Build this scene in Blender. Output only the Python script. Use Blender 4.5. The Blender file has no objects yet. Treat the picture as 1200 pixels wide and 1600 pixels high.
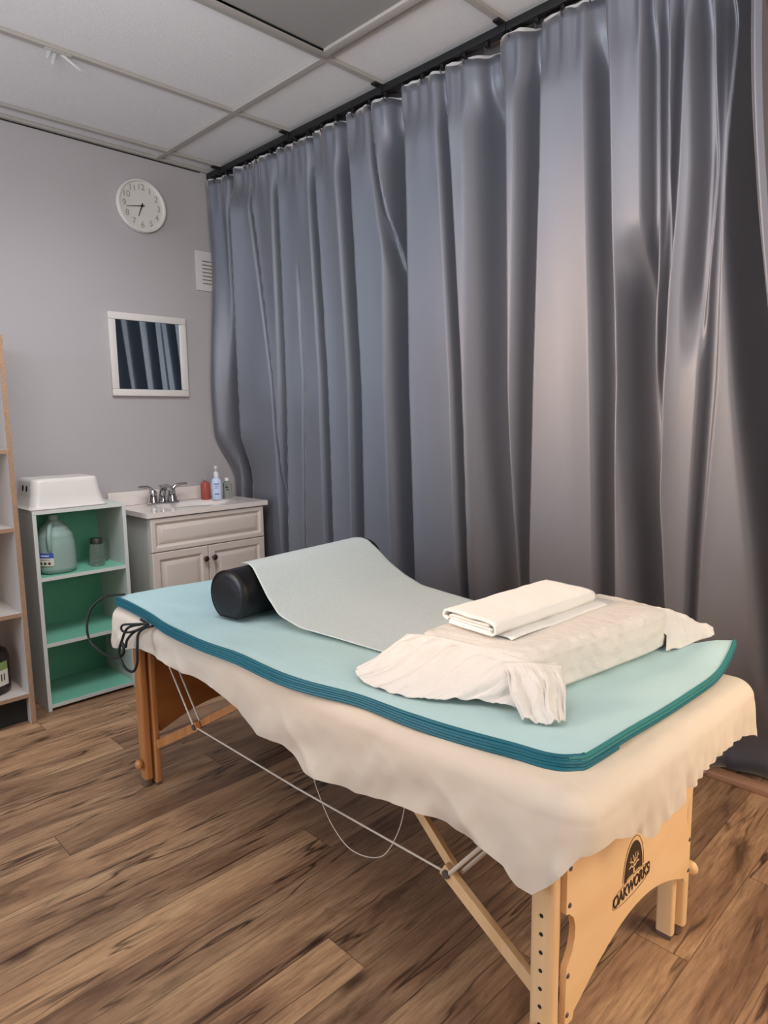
import bpy, bmesh, math, random
from mathutils import Vector, Matrix, noise
from mathutils.geometry import tessellate_polygon
random.seed(7)
C = bpy.context.scene.collection
PI = math.pi
ORG = {}

# ------------------------------------------------------------ helpers
def smooth(t):
    t = max(0., min(1., t)); return t*t*(3-2*t)
def lerp(a, b, t): return a+(b-a)*t
def nz(x, y=0., z=0.): return noise.noise(Vector((x, y, z)))
def interp(pts, t):
    if t <= pts[0][0]: return pts[0][1]
    for (a, va), (b, vb) in zip(pts, pts[1:]):
        if t <= b: return lerp(va, vb, (t-a)/(b-a))
    return pts[-1][1]
def sinterp(pts, t):
    if t <= pts[0][0]: return pts[0][1]
    for (a, va), (b, vb) in zip(pts, pts[1:]):
        if t <= b: return lerp(va, vb, smooth((t-a)/(b-a)))
    return pts[-1][1]
def catmull(P, n=8):
    P = [Vector(p) for p in P]; out = []
    for i in range(len(P)-1):
        p0 = P[max(i-1, 0)]; p1 = P[i]; p2 = P[i+1]; p3 = P[min(i+2, len(P)-1)]
        for k in range(n):
            t = k/n
            out.append(0.5*((2*p1)+(p2-p0)*t+(2*p0-5*p1+4*p2-p3)*t*t+(-p0+3*p1-3*p2+p3)*t**3))
    out.append(P[-1]); return out

class MB:
    """collects shapes in world coordinates, builds ONE mesh object"""
    def __init__(s): s.v = []; s.f = []; s.m = []
    def add(s, vs, fs, mi=0):
        o = len(s.v); s.v += [Vector(v) for v in vs]; s.f += [tuple(i+o for i in f) for f in fs]; s.m += [mi]*len(fs); return s
    def box(s, x0, x1, y0, y1, z0, z1, b=0.0, mi=0, M=None):
        bm = bmesh.new(); bmesh.ops.create_cube(bm, size=1)
        for v in bm.verts: v.co = Vector((lerp(x0, x1, v.co.x+.5), lerp(y0, y1, v.co.y+.5), lerp(z0, z1, v.co.z+.5)))
        if b: bmesh.ops.bevel(bm, geom=list(bm.edges), offset=b, segments=2, affect='EDGES', profile=.6)
        return s.bm(bm, mi, M)
    def bm(s, bm, mi=0, M=None):
        bm.verts.index_update()
        vs = [(M @ v.co if M else v.co.copy()) for v in bm.verts]; fs = [[v.index for v in f.verts] for f in bm.faces]; bm.free()
        return s.add(vs, fs, mi)
    def tube(s, P, r, seg=10, cap=True, closed=False, mi=0):
        P = [Vector(p) for p in P]; n = len(P)
        R = r if isinstance(r, (list, tuple)) else [r]*n
        T = []
        for i in range(n):
            a = P[i-1] if (i > 0 or closed) else P[i]; b = P[(i+1) % n] if (i < n-1 or closed) else P[i]
            T.append((b-a).normalized())
        up = Vector((0, 0, 1)) if abs(T[0].z) < .9 else Vector((1, 0, 0))
        N = (up-T[0]*up.dot(T[0])).normalized(); vs = []
        for i in range(n):
            N = (N-T[i]*N.dot(T[i])).normalized(); B = T[i].cross(N)
            for k in range(seg):
                a = 2*PI*k/seg; vs.append(P[i]+(N*math.cos(a)+B*math.sin(a))*R[i])
        fs = []
        for i in range(n if closed else n-1):
            j = (i+1) % n
            for k in range(seg):
                l = (k+1) % seg; fs.append((i*seg+k, i*seg+l, j*seg+l, j*seg+k))
        if cap and not closed:
            fs.append(tuple(range(seg))[::-1]); fs.append(tuple((n-1)*seg+k for k in range(seg)))
        return s.add(vs, fs, mi)
    def lathe(s, prof, c, seg=32, mi=0, ax='z'):
        vs = []; n = len(prof)
        for r, z in prof:
            for k in range(seg):
                a = 2*PI*k/seg; p = (r*math.cos(a), r*math.sin(a), z)
                if ax == 'y': p = (p[0], p[2], p[1])
                if ax == 'x': p = (p[2], p[0], p[1])
                vs.append(Vector(p)+Vector(c))
        fs = [(i*seg+k, i*seg+(k+1) % seg, (i+1)*seg+(k+1) % seg, (i+1)*seg+k) for i in range(n-1) for k in range(seg)]
        if prof[0][0] > 1e-5: fs.append(tuple(range(seg))[::-1])
        if prof[-1][0] > 1e-5: fs.append(tuple((n-1)*seg+k for k in range(seg)))
        return s.add(vs, fs, mi)
    def grid(s, fn, nu, nv, closed=False, mi=0):
        vs = [fn(i/nu, j/nv) for i in range(nu if closed else nu+1) for j in range(nv+1)]
        w = nv+1; fs = []
        for i in range(nu):
            i2 = (i+1) % nu if closed else i+1
            for j in range(nv): fs.append((i*w+j, i2*w+j, i2*w+j+1, i*w+j+1))
        return s.add(vs, fs, mi)
    def prism(s, poly, fn0, fn1, mi=0):
        """poly 2d outline extruded between the two mappings"""
        n = len(poly); tris = tessellate_polygon([[Vector((p[0], p[1], 0)) for p in poly]])
        fs = [tuple(t) for t in tris]+[tuple(i+n for i in t[::-1]) for t in tris]+[(i, (i+1) % n, n+(i+1) % n, n+i) for i in range(n)]
        return s.add([fn0(*p) for p in poly]+[fn1(*p) for p in poly], fs, mi)
    def build(s, name, mats, parent=None, sm=True, angle=40, origin=None):
        o0 = ORG.get(parent.name, Vector()) if parent else Vector()
        org = o0 if parent else (Vector(origin) if origin else Vector(s.base()))
        me = bpy.data.meshes.new(name); me.from_pydata([v-org for v in s.v], [], s.f)
        if not isinstance(mats, (list, tuple)): mats = [mats]
        for m in mats: me.materials.append(m)
        for p, mi in zip(me.polygons, s.m): p.material_index = mi
        bm = bmesh.new(); bm.from_mesh(me); bmesh.ops.remove_doubles(bm, verts=bm.verts, dist=1e-6)
        bmesh.ops.recalc_face_normals(bm, faces=bm.faces)
        if sm:
            for f in bm.faces: f.smooth = True
            ca = math.radians(angle)
            for e in bm.edges:
                if len(e.link_faces) == 2 and e.calc_face_angle(0) > ca: e.smooth = False
        bm.to_mesh(me); bm.free(); me.update()
        o = bpy.data.objects.new(name, me); C.objects.link(o)
        if parent: o.parent = parent
        else: o.location = org
        ORG[o.name] = org
        return o
    def base(s):
        xs = [v.x for v in s.v]; ys = [v.y for v in s.v]; zs = [v.z for v in s.v]
        return ((min(xs)+max(xs))/2, (min(ys)+max(ys))/2, min(zs))

def tag(o, label, cat, group=None):
    o['label'] = label; o['category'] = cat
    if group: o['group'] = group
    return o
def thing(name, loc, label, cat, group=None):
    o = bpy.data.objects.new(name, None); C.objects.link(o); o.location = loc; o.empty_display_size = .1
    ORG[o.name] = Vector(loc); return tag(o, label, cat, group)
def struct(o): o['kind'] = 'structure'; return o
def copy_tree(o, parent=None):
    c = o.copy(); C.objects.link(c)
    if parent: c.parent = parent
    ORG[c.name] = ORG[o.name]
    for ch in list(o.children): copy_tree(ch, c)
    return c
def text_mesh(txt, size, M, extrude=.0004, spacing=1.0, shear=0., bold=0.):
    cu = bpy.data.curves.new('lettering', 'FONT'); cu.body = txt; cu.size = size; cu.extrude = extrude
    cu.align_x = 'CENTER'; cu.align_y = 'CENTER'; cu.space_character = spacing; cu.shear = shear; cu.offset = bold
    ob = bpy.data.objects.new('lettering_source', cu); C.objects.link(ob)
    dg = bpy.context.evaluated_depsgraph_get(); me = bpy.data.meshes.new_from_object(ob.evaluated_get(dg))
    mb = MB(); mb.add([M @ v.co for v in me.vertices], [tuple(p.vertices) for p in me.polygons])
    bpy.data.objects.remove(ob); bpy.data.curves.remove(cu); bpy.data.meshes.remove(me); return mb

# ------------------------------------------------------------ materials
def srgb(r, g, b):
    f = lambda c: (c/255/12.92) if c/255 <= .04045 else ((c/255+.055)/1.055)**2.4
    return (f(r), f(g), f(b), 1)
def mat(name, col, rough=.6, metal=0., spec=.5, trans=0., ior=1.45, var=0., vscale=20., bump=0., bscale=60., sheen=0., coat=0., stretch=(1, 1, 1), sss=0., alpha=1., bdist=.002, detail=4):
    m = bpy.data.materials.new(name); m.use_nodes = True; nt = m.node_tree; N = nt.nodes; L = nt.links
    p = N['Principled BSDF']; c = srgb(*col) if max(col) > 1 else (*col, 1)
    p.inputs['Base Color'].default_value = c; p.inputs['Roughness'].default_value = rough; p.inputs['Metallic'].default_value = metal
    p.inputs['Specular IOR Level'].default_value = spec; p.inputs['Transmission Weight'].default_value = trans; p.inputs['IOR'].default_value = ior
    p.inputs['Sheen Weight'].default_value = sheen; p.inputs['Coat Weight'].default_value = coat; p.inputs['Alpha'].default_value = alpha
    if sss:
        p.inputs['Subsurface Weight'].default_value = sss; p.inputs['Subsurface Radius'].default_value = (.02, .02, .02)
    tc = N.new('ShaderNodeTexCoord'); mp = N.new('ShaderNodeMapping'); mp.inputs['Scale'].default_value = stretch
    L.new(tc.outputs['Object'], mp.inputs['Vector'])
    n1 = N.new('ShaderNodeTexNoise'); n1.inputs['Scale'].default_value = vscale; n1.inputs['Detail'].default_value = 5
    L.new(mp.outputs['Vector'], n1.inputs['Vector'])
    mx = N.new('ShaderNodeMix'); mx.data_type = 'RGBA'
    v = max(var, .03)
    mx.inputs[6].default_value = tuple(max(0, x*(1-v)) for x in c[:3])+(1,); mx.inputs[7].default_value = tuple(min(1, x*(1+v)) for x in c[:3])+(1,)
    L.new(n1.outputs['Fac'], mx.inputs[0]); L.new(mx.outputs[2], p.inputs['Base Color'])
    if bump:
        n2 = N.new('ShaderNodeTexNoise'); n2.inputs['Scale'].default_value = bscale; n2.inputs['Detail'].default_value = detail
        L.new(mp.outputs['Vector'], n2.inputs['Vector'])
        b = N.new('ShaderNodeBump'); b.inputs['Strength'].default_value = bump; b.inputs['Distance'].default_value = bdist
        L.new(n2.outputs['Fac'], b.inputs['Height']); L.new(b.outputs['Normal'], p.inputs['Normal'])
    return m

M_wall = mat('wall_paint', (168, 163, 164), .85, var=.03, vscale=1.5, bump=.15, bscale=250)
M_ceil = mat('ceiling_tile_white', (212, 209, 208), .95, var=.03, vscale=2, bump=.5, bscale=350, bdist=.003)
M_grid = mat('ceiling_grid_metal', (160, 154, 148), .5, spec=.3)
M_diff = mat('light_diffuser', (136, 134, 131), .55, var=.04, vscale=60)
M_dark = mat('shadow_gap', (30, 28, 27), .9)
M_black = mat('black_metal', (22, 21, 22), .45)
M_white = mat('white_plastic', (208, 203, 198), .35, var=.02)
M_lam = mat('white_laminate', (196, 186, 178), .45, var=.03, vscale=6)
M_lamc = mat('white_laminate_shelf', (196, 200, 196), .45, var=.03, vscale=6)
M_vanity = mat('painted_vanity', (202, 191, 182), .5, var=.02, vscale=10, bump=.12, bscale=80, stretch=(1, 1, 12))
M_vside = mat('vanity_side', (170, 172, 166), .55, var=.03)
M_counter = mat('cultured_marble', (216, 206, 200), .22, var=.03, vscale=8, coat=.3)
M_green = mat('green_board', (88, 160, 132), .5, var=.1, vscale=5)
M_mint = mat('mint_shelf_top', (120, 186, 162), .4, var=.08, vscale=5)
M_chrome = mat('chrome', (190, 190, 192), .12, metal=1)
M_bronze = mat('bronze_knob', (92, 68, 60), .3, metal=.8)
M_mirror = mat('mirror_glass', (190, 205, 215), .03, metal=1)
M_leather = mat('black_vinyl', (16, 15, 17), .38, bump=.35, bscale=160, spec=.5)
M_seam = mat('black_seam', (10, 10, 10), .6)
M_sheet = mat('cream_sheet', (216, 200, 180), .85, var=.03, vscale=5, bump=.7, bscale=8, bdist=.018, sheen=.1, detail=2)
M_paper = mat('drape_paper', (192, 204, 206), .8, var=.06, vscale=90, bump=.35, bscale=120, detail=2)
M_case = mat('white_crinkled_cover', (214, 210, 204), .75, var=.02, bump=.8, bscale=34, bdist=.006, sss=.0, detail=5)
M_towel = mat('white_towel', (228, 227, 223), .9, var=.02, bump=.5, bscale=300, sheen=.3)
M_mat = mat('aqua_mat_cover', (178, 208, 210), .7, var=.05, vscale=7, bump=.35, bscale=14, bdist=.006)
M_pipe = mat('teal_piping', (22, 96, 110), .5, var=.12, vscale=30, bump=.3, bscale=200)
M_pipe2 = mat('light_teal_piping', (44, 122, 120), .5, var=.1, vscale=30)
M_cordb = mat('black_cord_braid', (18, 20, 24), .5, bump=.3, bscale=400)
M_cable = mat('pale_cable', (214, 200, 182), .5)
M_steel = mat('grey_steel', (110, 104, 100), .4, metal=.7)
M_foot = mat('grey_rubber_foot', (104, 84, 72), .7)
M_ink = mat('brown_ink', (62, 42, 22), .7)
M_under = mat('tan_vinyl', (150, 124, 86), .5)
M_clock = mat('clock_face', (206, 203, 197), .4)
M_num = mat('grey_numerals', (150, 147, 142), .6)
M_ventd = mat('vent_slot_dark', (96, 92, 92), .8)
M_ventw = mat('vent_white', (196, 192, 190), .5)
M_bottleblk = mat('dark_bottle_plastic', (22, 14, 12), .2, coat=.4)
M_lblw = mat('label_white', (206, 204, 192), .6)
M_lblg = mat('label_green', (120, 146, 84), .6, var=.3, vscale=60)
M_blue = mat('label_blue', (58, 86, 168), .5)
M_hdpe = mat('translucent_jug', (176, 204, 196), .35, trans=.45, ior=1.2, spec=.4)
M_liq = mat('jug_liquid', (136, 172, 160), .2, trans=.35, ior=1.2)
M_glass = mat('clear_glass', (226, 236, 230), .08, trans=.92, ior=1.25)
M_cap = mat('dark_cap', (60, 62, 56), .4, metal=.5)
M_red = mat('pink_soap', (186, 96, 88), .25, trans=.35, ior=1.3)
M_pumpw = mat('pump_white', (224, 220, 222), .35)
M_lblp = mat('label_pale_blue', (192, 204, 226), .5)
M_tape = mat('torn_white_paper', (176, 174, 170), .8)

def wood(name, c1, c2, scale=7, rough=.4, stretch=(1, 1, .12), coat=.1):
    m = mat(name, c1, rough, coat=coat); nt = m.node_tree; N = nt.nodes; L = nt.links; p = N['Principled BSDF']
    tc = N.new('ShaderNodeTexCoord'); mp = N.new('ShaderNodeMapping'); mp.inputs['Scale'].default_value = stretch
    L.new(tc.outputs['Object'], mp.inputs['Vector'])
    n = N.new('ShaderNodeTexNoise'); n.inputs['Scale'].default_value = scale*4; n.inputs['Detail'].default_value = 6; n.inputs['Distortion'].default_value = .4
    L.new(mp.outputs['Vector'], n.inputs['Vector'])
    r = N.new('ShaderNodeValToRGB'); r.color_ramp.elements[0].position = .3; r.color_ramp.elements[0].color = srgb(*c2); r.color_ramp.elements[1].position = .7; r.color_ramp.elements[1].color = srgb(*c1)
    L.new(n.outputs['Fac'], r.inputs[0]); L.new(r.outputs[0], p.inputs['Base Color'])
    return m
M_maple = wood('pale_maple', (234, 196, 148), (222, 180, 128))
M_mapleL = wood('shaded_maple', (196, 136, 84), (170, 110, 62))  # rails and far legs: shade put into the maple colour
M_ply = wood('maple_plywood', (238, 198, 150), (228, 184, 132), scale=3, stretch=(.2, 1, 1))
M_plyL = wood('shaded_plywood', (186, 122, 62), (168, 106, 50), scale=3, stretch=(.2, 1, 1))  # shaded copy of the maple plywood, shade put into its colour
M_chip = mat('raw_chipboard', (152, 122, 98), .8, var=.4, vscale=140, bump=.3, bscale=200)

def floor_mat():
    m = bpy.data.materials.new('plank_floor'); m.use_nodes = True; nt = m.node_tree; N = nt.nodes; L = nt.links; p = N['Principled BSDF']
    def node(t, **k):
        n = N.new(t)
        for a, b in k.items(): setattr(n, a, b)
        return n
    def math_(op, a, b=None, c=None):
        n = node('ShaderNodeMath', operation=op)
        for i, v in enumerate((a, b, c)):
            if v is None: continue
            if isinstance(v, (int, float)): n.inputs[i].default_value = v
            else: L.new(v, n.inputs[i])
        return n.outputs[0]
    geo = node('ShaderNodeNewGeometry'); sp = node('ShaderNodeSeparateXYZ'); L.new(geo.outputs['Position'], sp.inputs[0])
    X, Y = sp.outputs[0], sp.outputs[1]
    W = .13; PL = 1.22
    v = math_('DIVIDE', math_('SUBTRACT', Y, .123), W); row = math_('FLOOR', v); fv = math_('FRACT', v)
    wn = node('ShaderNodeTexWhiteNoise', noise_dimensions='1D'); L.new(row, wn.inputs['W'])
    u = math_('ADD', math_('DIVIDE', X, PL), math_('MULTIPLY', wn.outputs['Value'], 7.3)); col = math_('FLOOR', u); fu = math_('FRACT', u)
    cmb = node('ShaderNodeCombineXYZ'); L.new(row, cmb.inputs[0]); L.new(col, cmb.inputs[1])
    wn2 = node('ShaderNodeTexWhiteNoise', noise_dimensions='3D'); L.new(cmb.outputs[0], wn2.inputs['Vector'])
    rnd = wn2.outputs['Value']
    # seam masks
    ev = math_('MULTIPLY', math_('MINIMUM', fv, math_('SUBTRACT', 1, fv)), W)
    eu = math_('MULTIPLY', math_('MINIMUM', fu, math_('SUBTRACT', 1, fu)), PL)
    edge = math_('MINIMUM', ev, eu)
    seam = node('ShaderNodeMapRange'); seam.inputs['From Min'].default_value = .0004; seam.inputs['From Max'].default_value = .0022; L.new(edge, seam.inputs['Value'])
    # grain coordinates
    gv = node('ShaderNodeCombineXYZ'); L.new(math_('ADD', X, math_('MULTIPLY', rnd, 31.)), gv.inputs[0]); L.new(math_('ADD', Y, math_('MULTIPLY', rnd, 17.)), gv.inputs[1]); L.new(math_('MULTIPLY', rnd, 9.), gv.inputs[2])
    def ntex(scale, st, detail=5, dist=0., rough=.6):
        mp = node('ShaderNodeMapping'); mp.inputs['Scale'].default_value = st; L.new(gv.outputs[0], mp.inputs['Vector'])
        n = node('ShaderNodeTexNoise'); n.inputs['Scale'].default_value = scale; n.inputs['Detail'].default_value = detail; n.inputs['Distortion'].default_value = dist; n.inputs['Roughness'].default_value = rough
        L.new(mp.outputs['Vector'], n.inputs['Vector']); return n.outputs['Fac']
    def ramp(fac, stops):
        r = node('ShaderNodeValToRGB'); e = r.color_ramp.elements
        while len(e) < len(stops): e.new(.5)
        for el, (pos, c) in zip(e, stops): el.position = pos; el.color = c if len(c) == 4 else (*c, 1)
        L.new(fac, r.inputs[0]); return r.outputs[0]
    def mix(a, b, fac, mode='MIX'):
        n = node('ShaderNodeMix', data_type='RGBA', blend_type=mode)
        if isinstance(fac, (int, float)): n.inputs[0].default_value = fac
        else: L.new(fac, n.inputs[0])
        for i, q in ((6, a), (7, b)):
            if isinstance(q, tuple): n.inputs[i].default_value = q
            else: L.new(q, n.inputs[i])
        return n.outputs[2]
    broad = ntex(1.6, (1, 5, 1), 4, .6)
    fine = ntex(9, (1, 14, 1), 8, .3, .75)
    base = ramp(broad, [(.25, srgb(112, 82, 62)), (.42, srgb(152, 116, 88)), (.58, srgb(186, 148, 112)), (.8, srgb(208, 172, 132))])
    f2 = ramp(fine, [(.3, (.38, .35, .33)), (.48, (.85, .85, .85)), (.7, (1.25, 1.25, 1.25))])
    c = mix(base, f2, .85, 'MULTIPLY')
    tint = ramp(rnd, [(0, (.74, .72, .72)), (.5, (.95, .95, .95)), (1, (1.15, 1.12, 1.08))])
    c = mix(c, tint, 1., 'MULTIPLY')
    # long dark streaks (thin iso-lines of stretched noise)
    st = ntex(1.1, (1, 9, 1), 3, .25)
    line = math_('ABSOLUTE', math_('SUBTRACT', st, .5)); ls = node('ShaderNodeMapRange'); ls.inputs['From Min'].default_value = 0.; ls.inputs['From Max'].default_value = .022; ls.inputs['To Min'].default_value = 1; ls.inputs['To Max'].default_value = 0; L.new(line, ls.inputs['Value'])
    gate = ntex(2.2, (1, 3, 1), 2); gr = node('ShaderNodeMapRange'); gr.inputs['From Min'].default_value = .42; gr.inputs['From Max'].default_value = .55; L.new(gate, gr.inputs['Value'])
    c = mix(c, srgb(58, 38, 28), math_('MULTIPLY', math_('MULTIPLY', ls.outputs[0], gr.outputs[0]), .95))
    # soft dark smoky patches & knots
    sm = ntex(2.6, (1, 4.2, 1), 6, .5); smr = node('ShaderNodeMapRange'); smr.inputs['From Min'].default_value = .56; smr.inputs['From Max'].default_value = .74; L.new(sm, smr.inputs['Value'])
    c = mix(c, srgb(66, 44, 32), math_('MULTIPLY', smr.outputs[0], .8))
    vm = node('ShaderNodeMapping'); vm.inputs['Scale'].default_value = (1, 2.4, 1); L.new(gv.outputs[0], vm.inputs['Vector'])
    vo = node('ShaderNodeTexVoronoi'); vo.inputs['Scale'].default_value = 2.3; L.new(vm.outputs[0], vo.inputs['Vector'])
    kn = node('ShaderNodeMapRange'); kn.inputs['From Min'].default_value = .02; kn.inputs['From Max'].default_value = .12; kn.inputs['To Min'].default_value = 1; kn.inputs['To Max'].default_value = 0
    L.new(math_('ADD', vo.outputs['Distance'], math_('MULTIPLY', math_('SUBTRACT', ntex(16, (1, 2, 1), 3), .5), .09)), kn.inputs['Value'])
    c = mix(c, srgb(48, 30, 22), math_('MULTIPLY', kn.outputs[0], .85))
    c = mix(c, srgb(66, 46, 34), math_('MULTIPLY', math_('SUBTRACT', 1, seam.outputs[0]), .6))
    L.new(c, p.inputs['Base Color'])
    rr = node('ShaderNodeMapRange'); rr.inputs['To Min'].default_value = .36; rr.inputs['To Max'].default_value = .55; L.new(fine, rr.inputs['Value']); L.new(rr.outputs[0], p.inputs['Roughness'])
    p.inputs['Specular IOR Level'].default_value = .4
    b = node('ShaderNodeBump'); b.inputs['Strength'].default_value = .25; b.inputs['Distance'].default_value = .002
    L.new(math_('ADD', math_('MULTIPLY', fine, .5), seam.outputs[0]), b.inputs['Height']); L.new(b.outputs[0], p.inputs['Normal'])
    return m
M_floor = floor_mat()

def curtain_mat():
    m = mat('grey_satin', (112, 114, 122), .45, metal=.42, spec=.55, sheen=.7, var=.08, vscale=2)
    nt = m.node_tree; N = nt.nodes; L = nt.links; p = N['Principled BSDF']
    p.inputs['Sheen Tint'].default_value = (1, .80, .64, 1); p.inputs['Sheen Roughness'].default_value = .32  # warm sheen tint stands in for warm light along the fold rims
    tc = N.new('ShaderNodeTexCoord'); mp = N.new('ShaderNodeMapping'); mp.inputs['Rotation'].default_value = (.9, 0, 0)
    L.new(tc.outputs['Object'], mp.inputs['Vector'])
    w = N.new('ShaderNodeTexWave'); w.bands_direction = 'Z'; w.inputs['Scale'].default_value = 110; w.inputs['Distortion'].default_value = 1.5; w.inputs['Detail'].default_value = 2
    L.new(mp.outputs[0], w.inputs['Vector'])
    n = N.new('ShaderNodeTexNoise'); n.inputs['Scale'].default_value = 240; L.new(tc.outputs['Object'], n.inputs['Vector'])
    a = N.new('ShaderNodeMath'); a.operation = 'ADD'; L.new(w.outputs['Fac'], a.inputs[0]); L.new(n.outputs['Fac'], a.inputs[1])
    b = N.new('ShaderNodeBump'); b.inputs['Strength'].default_value = .22; b.inputs['Distance'].default_value = .0012
    L.new(a.outputs[0], b.inputs['Height']); L.new(b.outputs[0], p.inputs['Normal'])
    return m
M_curt = curtain_mat()

# ------------------------------------------------------------ camera
R = ((.70982725, -.70424015, -.0138233), (-.10671114, -.08811793, -.99037769), (.69624565, .70447217, -.13769878))
cam_d = bpy.data.cameras.new('camera'); cam = bpy.data.objects.new('camera', cam_d); C.objects.link(cam)
cam.matrix_world = Matrix(((R[0][0], -R[1][0], -R[2][0], 0), (R[0][1], -R[1][1], -R[2][1], 0), (R[0][2], -R[1][2], -R[2][2], 1.25), (0, 0, 0, 1)))
cam_d.sensor_fit = 'VERTICAL'; cam_d.sensor_height = 24; cam_d.lens = 1057.16/1600*24; cam_d.clip_start = .02
bpy.context.scene.camera = cam

# ------------------------------------------------------------ room
WY = 3.385; CZ = 2.56
struct(MB().box(-2.3, 3.2, -2.6, WY+.1, -.06, 0).build('floor', M_floor, sm=False))
struct(MB().box(-2.3, 3.2, WY, WY+.1, 0, CZ+.1).build('wall_back', M_wall, sm=False))
struct(MB().box(2.62, 2.72, -2.6, WY, 0, CZ+.1).build('wall_right', M_wall, sm=False))
struct(MB().box(-2.3, -2.2, -2.6, WY, 0, CZ+.1).build('wall_left', M_wall, sm=False))
cl = MB()
gy = [3.26, 2.663, 2.052, 1.465, .86, .26, -.34, -.94, -1.54, -2.14]; gx = [-1.845, -.645, .555, 1.755]
cl.box(-2.3, 3.2, -2.6, WY, CZ+.012, CZ+.08)
struct(cl.build('ceiling', M_ceil, sm=False))
g = MB()
for y in gy: g.box(-2.2, 2.62, y-.0125, y+.0125, CZ-.001, CZ+.0115, .001)
for x in gx+[2.955-.0]: 
    if x < 2.6: g.box(x-.0125, x+.0125, -2.6, WY-.012, CZ-.0015, CZ+.0113, .001)
struct(g.build('trim_1', M_grid, sm=False))
struct(MB().box(-2.2, 2.62, WY-.022, WY-.0005, CZ-.003, CZ+.0105).build('trim_2', M_grid, sm=False))
struct(MB().box(-2.2, 2.0, WY-.006, WY-.0004, CZ-.0075, CZ-.0035).build('trim_3', M_dark, sm=False))  # dark strip painted in for the shadow line along the wall top
# ceiling light fitting (switched off)
t = thing('ceiling_light', (1.155, 1.76, CZ), 'large square grey ceiling light panel, switched off, set in the tile grid', 'ceiling light')
m = MB()
for q in ((.57, 1.74, 2.0, 2.038), (.57, 1.74, 1.479, 1.515), (.57, .606, 1.515, 2.0), (1.704, 1.74, 1.515, 2.0)):
    m.box(q[0], q[1], q[2], q[3], CZ-.012, CZ+.010, .003)
m.build('frame', M_grid, t)
MB().box(.606, 1.704, 1.515, 2.0, CZ-.002, CZ+.006).build('diffuser', M_diff, t)
# torn paper on the grid
m = MB()
for i, (dx, dy, L_) in enumerate(((0, 0, .035), (.02, .01, .045), (.045, .0, .04), (.07, .02, .03))):
    P = [(1.0+dx+.02*k*(1 if i > 1 else -.2), 2.67+dy-.004*k, CZ-.003-L_*k/3+.004*nz(i*3., k)) for k in range(4)]
    for k in range(3):
        a, b = Vector(P[k]), Vector(P[k+1]); w = Vector((.008-.002*k, -.004, 0)); w2 = Vector((.006-.002*k, -.003, 0))
        m.add([a-w, a+w, b+w2, b-w2, a-w+Vector((0, .0008, 0)), a+w+Vector((0, .0008, 0)), b+w2+Vector((0, .0008, 0)), b-w2+Vector((0, .0008, 0))], [(0, 1, 2, 3), (7, 6, 5, 4), (0, 4, 5, 1), (2, 6, 7, 3), (1, 5, 6, 2), (0, 3, 7, 4)])
m.box(.985, 1.075, 2.655, 2.68, CZ-.004, CZ-.0015)
tag(m.build('torn_paper', M_tape), 'small torn scrap of white paper hanging from the ceiling grid', 'paper scrap')
# threshold strip at the foot of the curtain
struct(MB().box(2.335, 2.385, -.9, .80, 0, .024, .006).build('trim_4', wood('strip_wood', (196, 150, 118), (176, 128, 96), stretch=(1, .1, 1))))

# ------------------------------------------------------------ curtain track
TX = 2.05
t = thing('curtain_track', (TX, 2.0, CZ), 'black ceiling track carrying the grey curtain', 'curtain track')
MB().box(TX-.016, TX+.016, .45, 3.375, CZ-.034, CZ-.006, .003).build('rail', M_black, t)
for y in [3.26, 2.663, 2.052, 1.465, .86]:
    mm = MB().box(TX-.05, TX+.03, y-.013, y+.013, CZ-.0095, CZ-.002, .002)
    mm.box(TX-.022, TX+.022, y-.018, y+.018, CZ-.036, CZ-.009, .003).build('ceiling_clip', M_black, t)
ys = 3.30
hooks = []
while ys > .62: hooks.append(ys); ys -= .098+.02*nz(ys*5)
for y in hooks:
    MB().box(TX-.012, TX+.006, y-.006, y+.006, CZ-.052, CZ-.034, .002).tube([(TX-.012, y, CZ-.046), (TX-.02, y, CZ-.058), (TX-.012, y, CZ-.072)], .0022, 6).build('hook', M_black, t)

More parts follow.
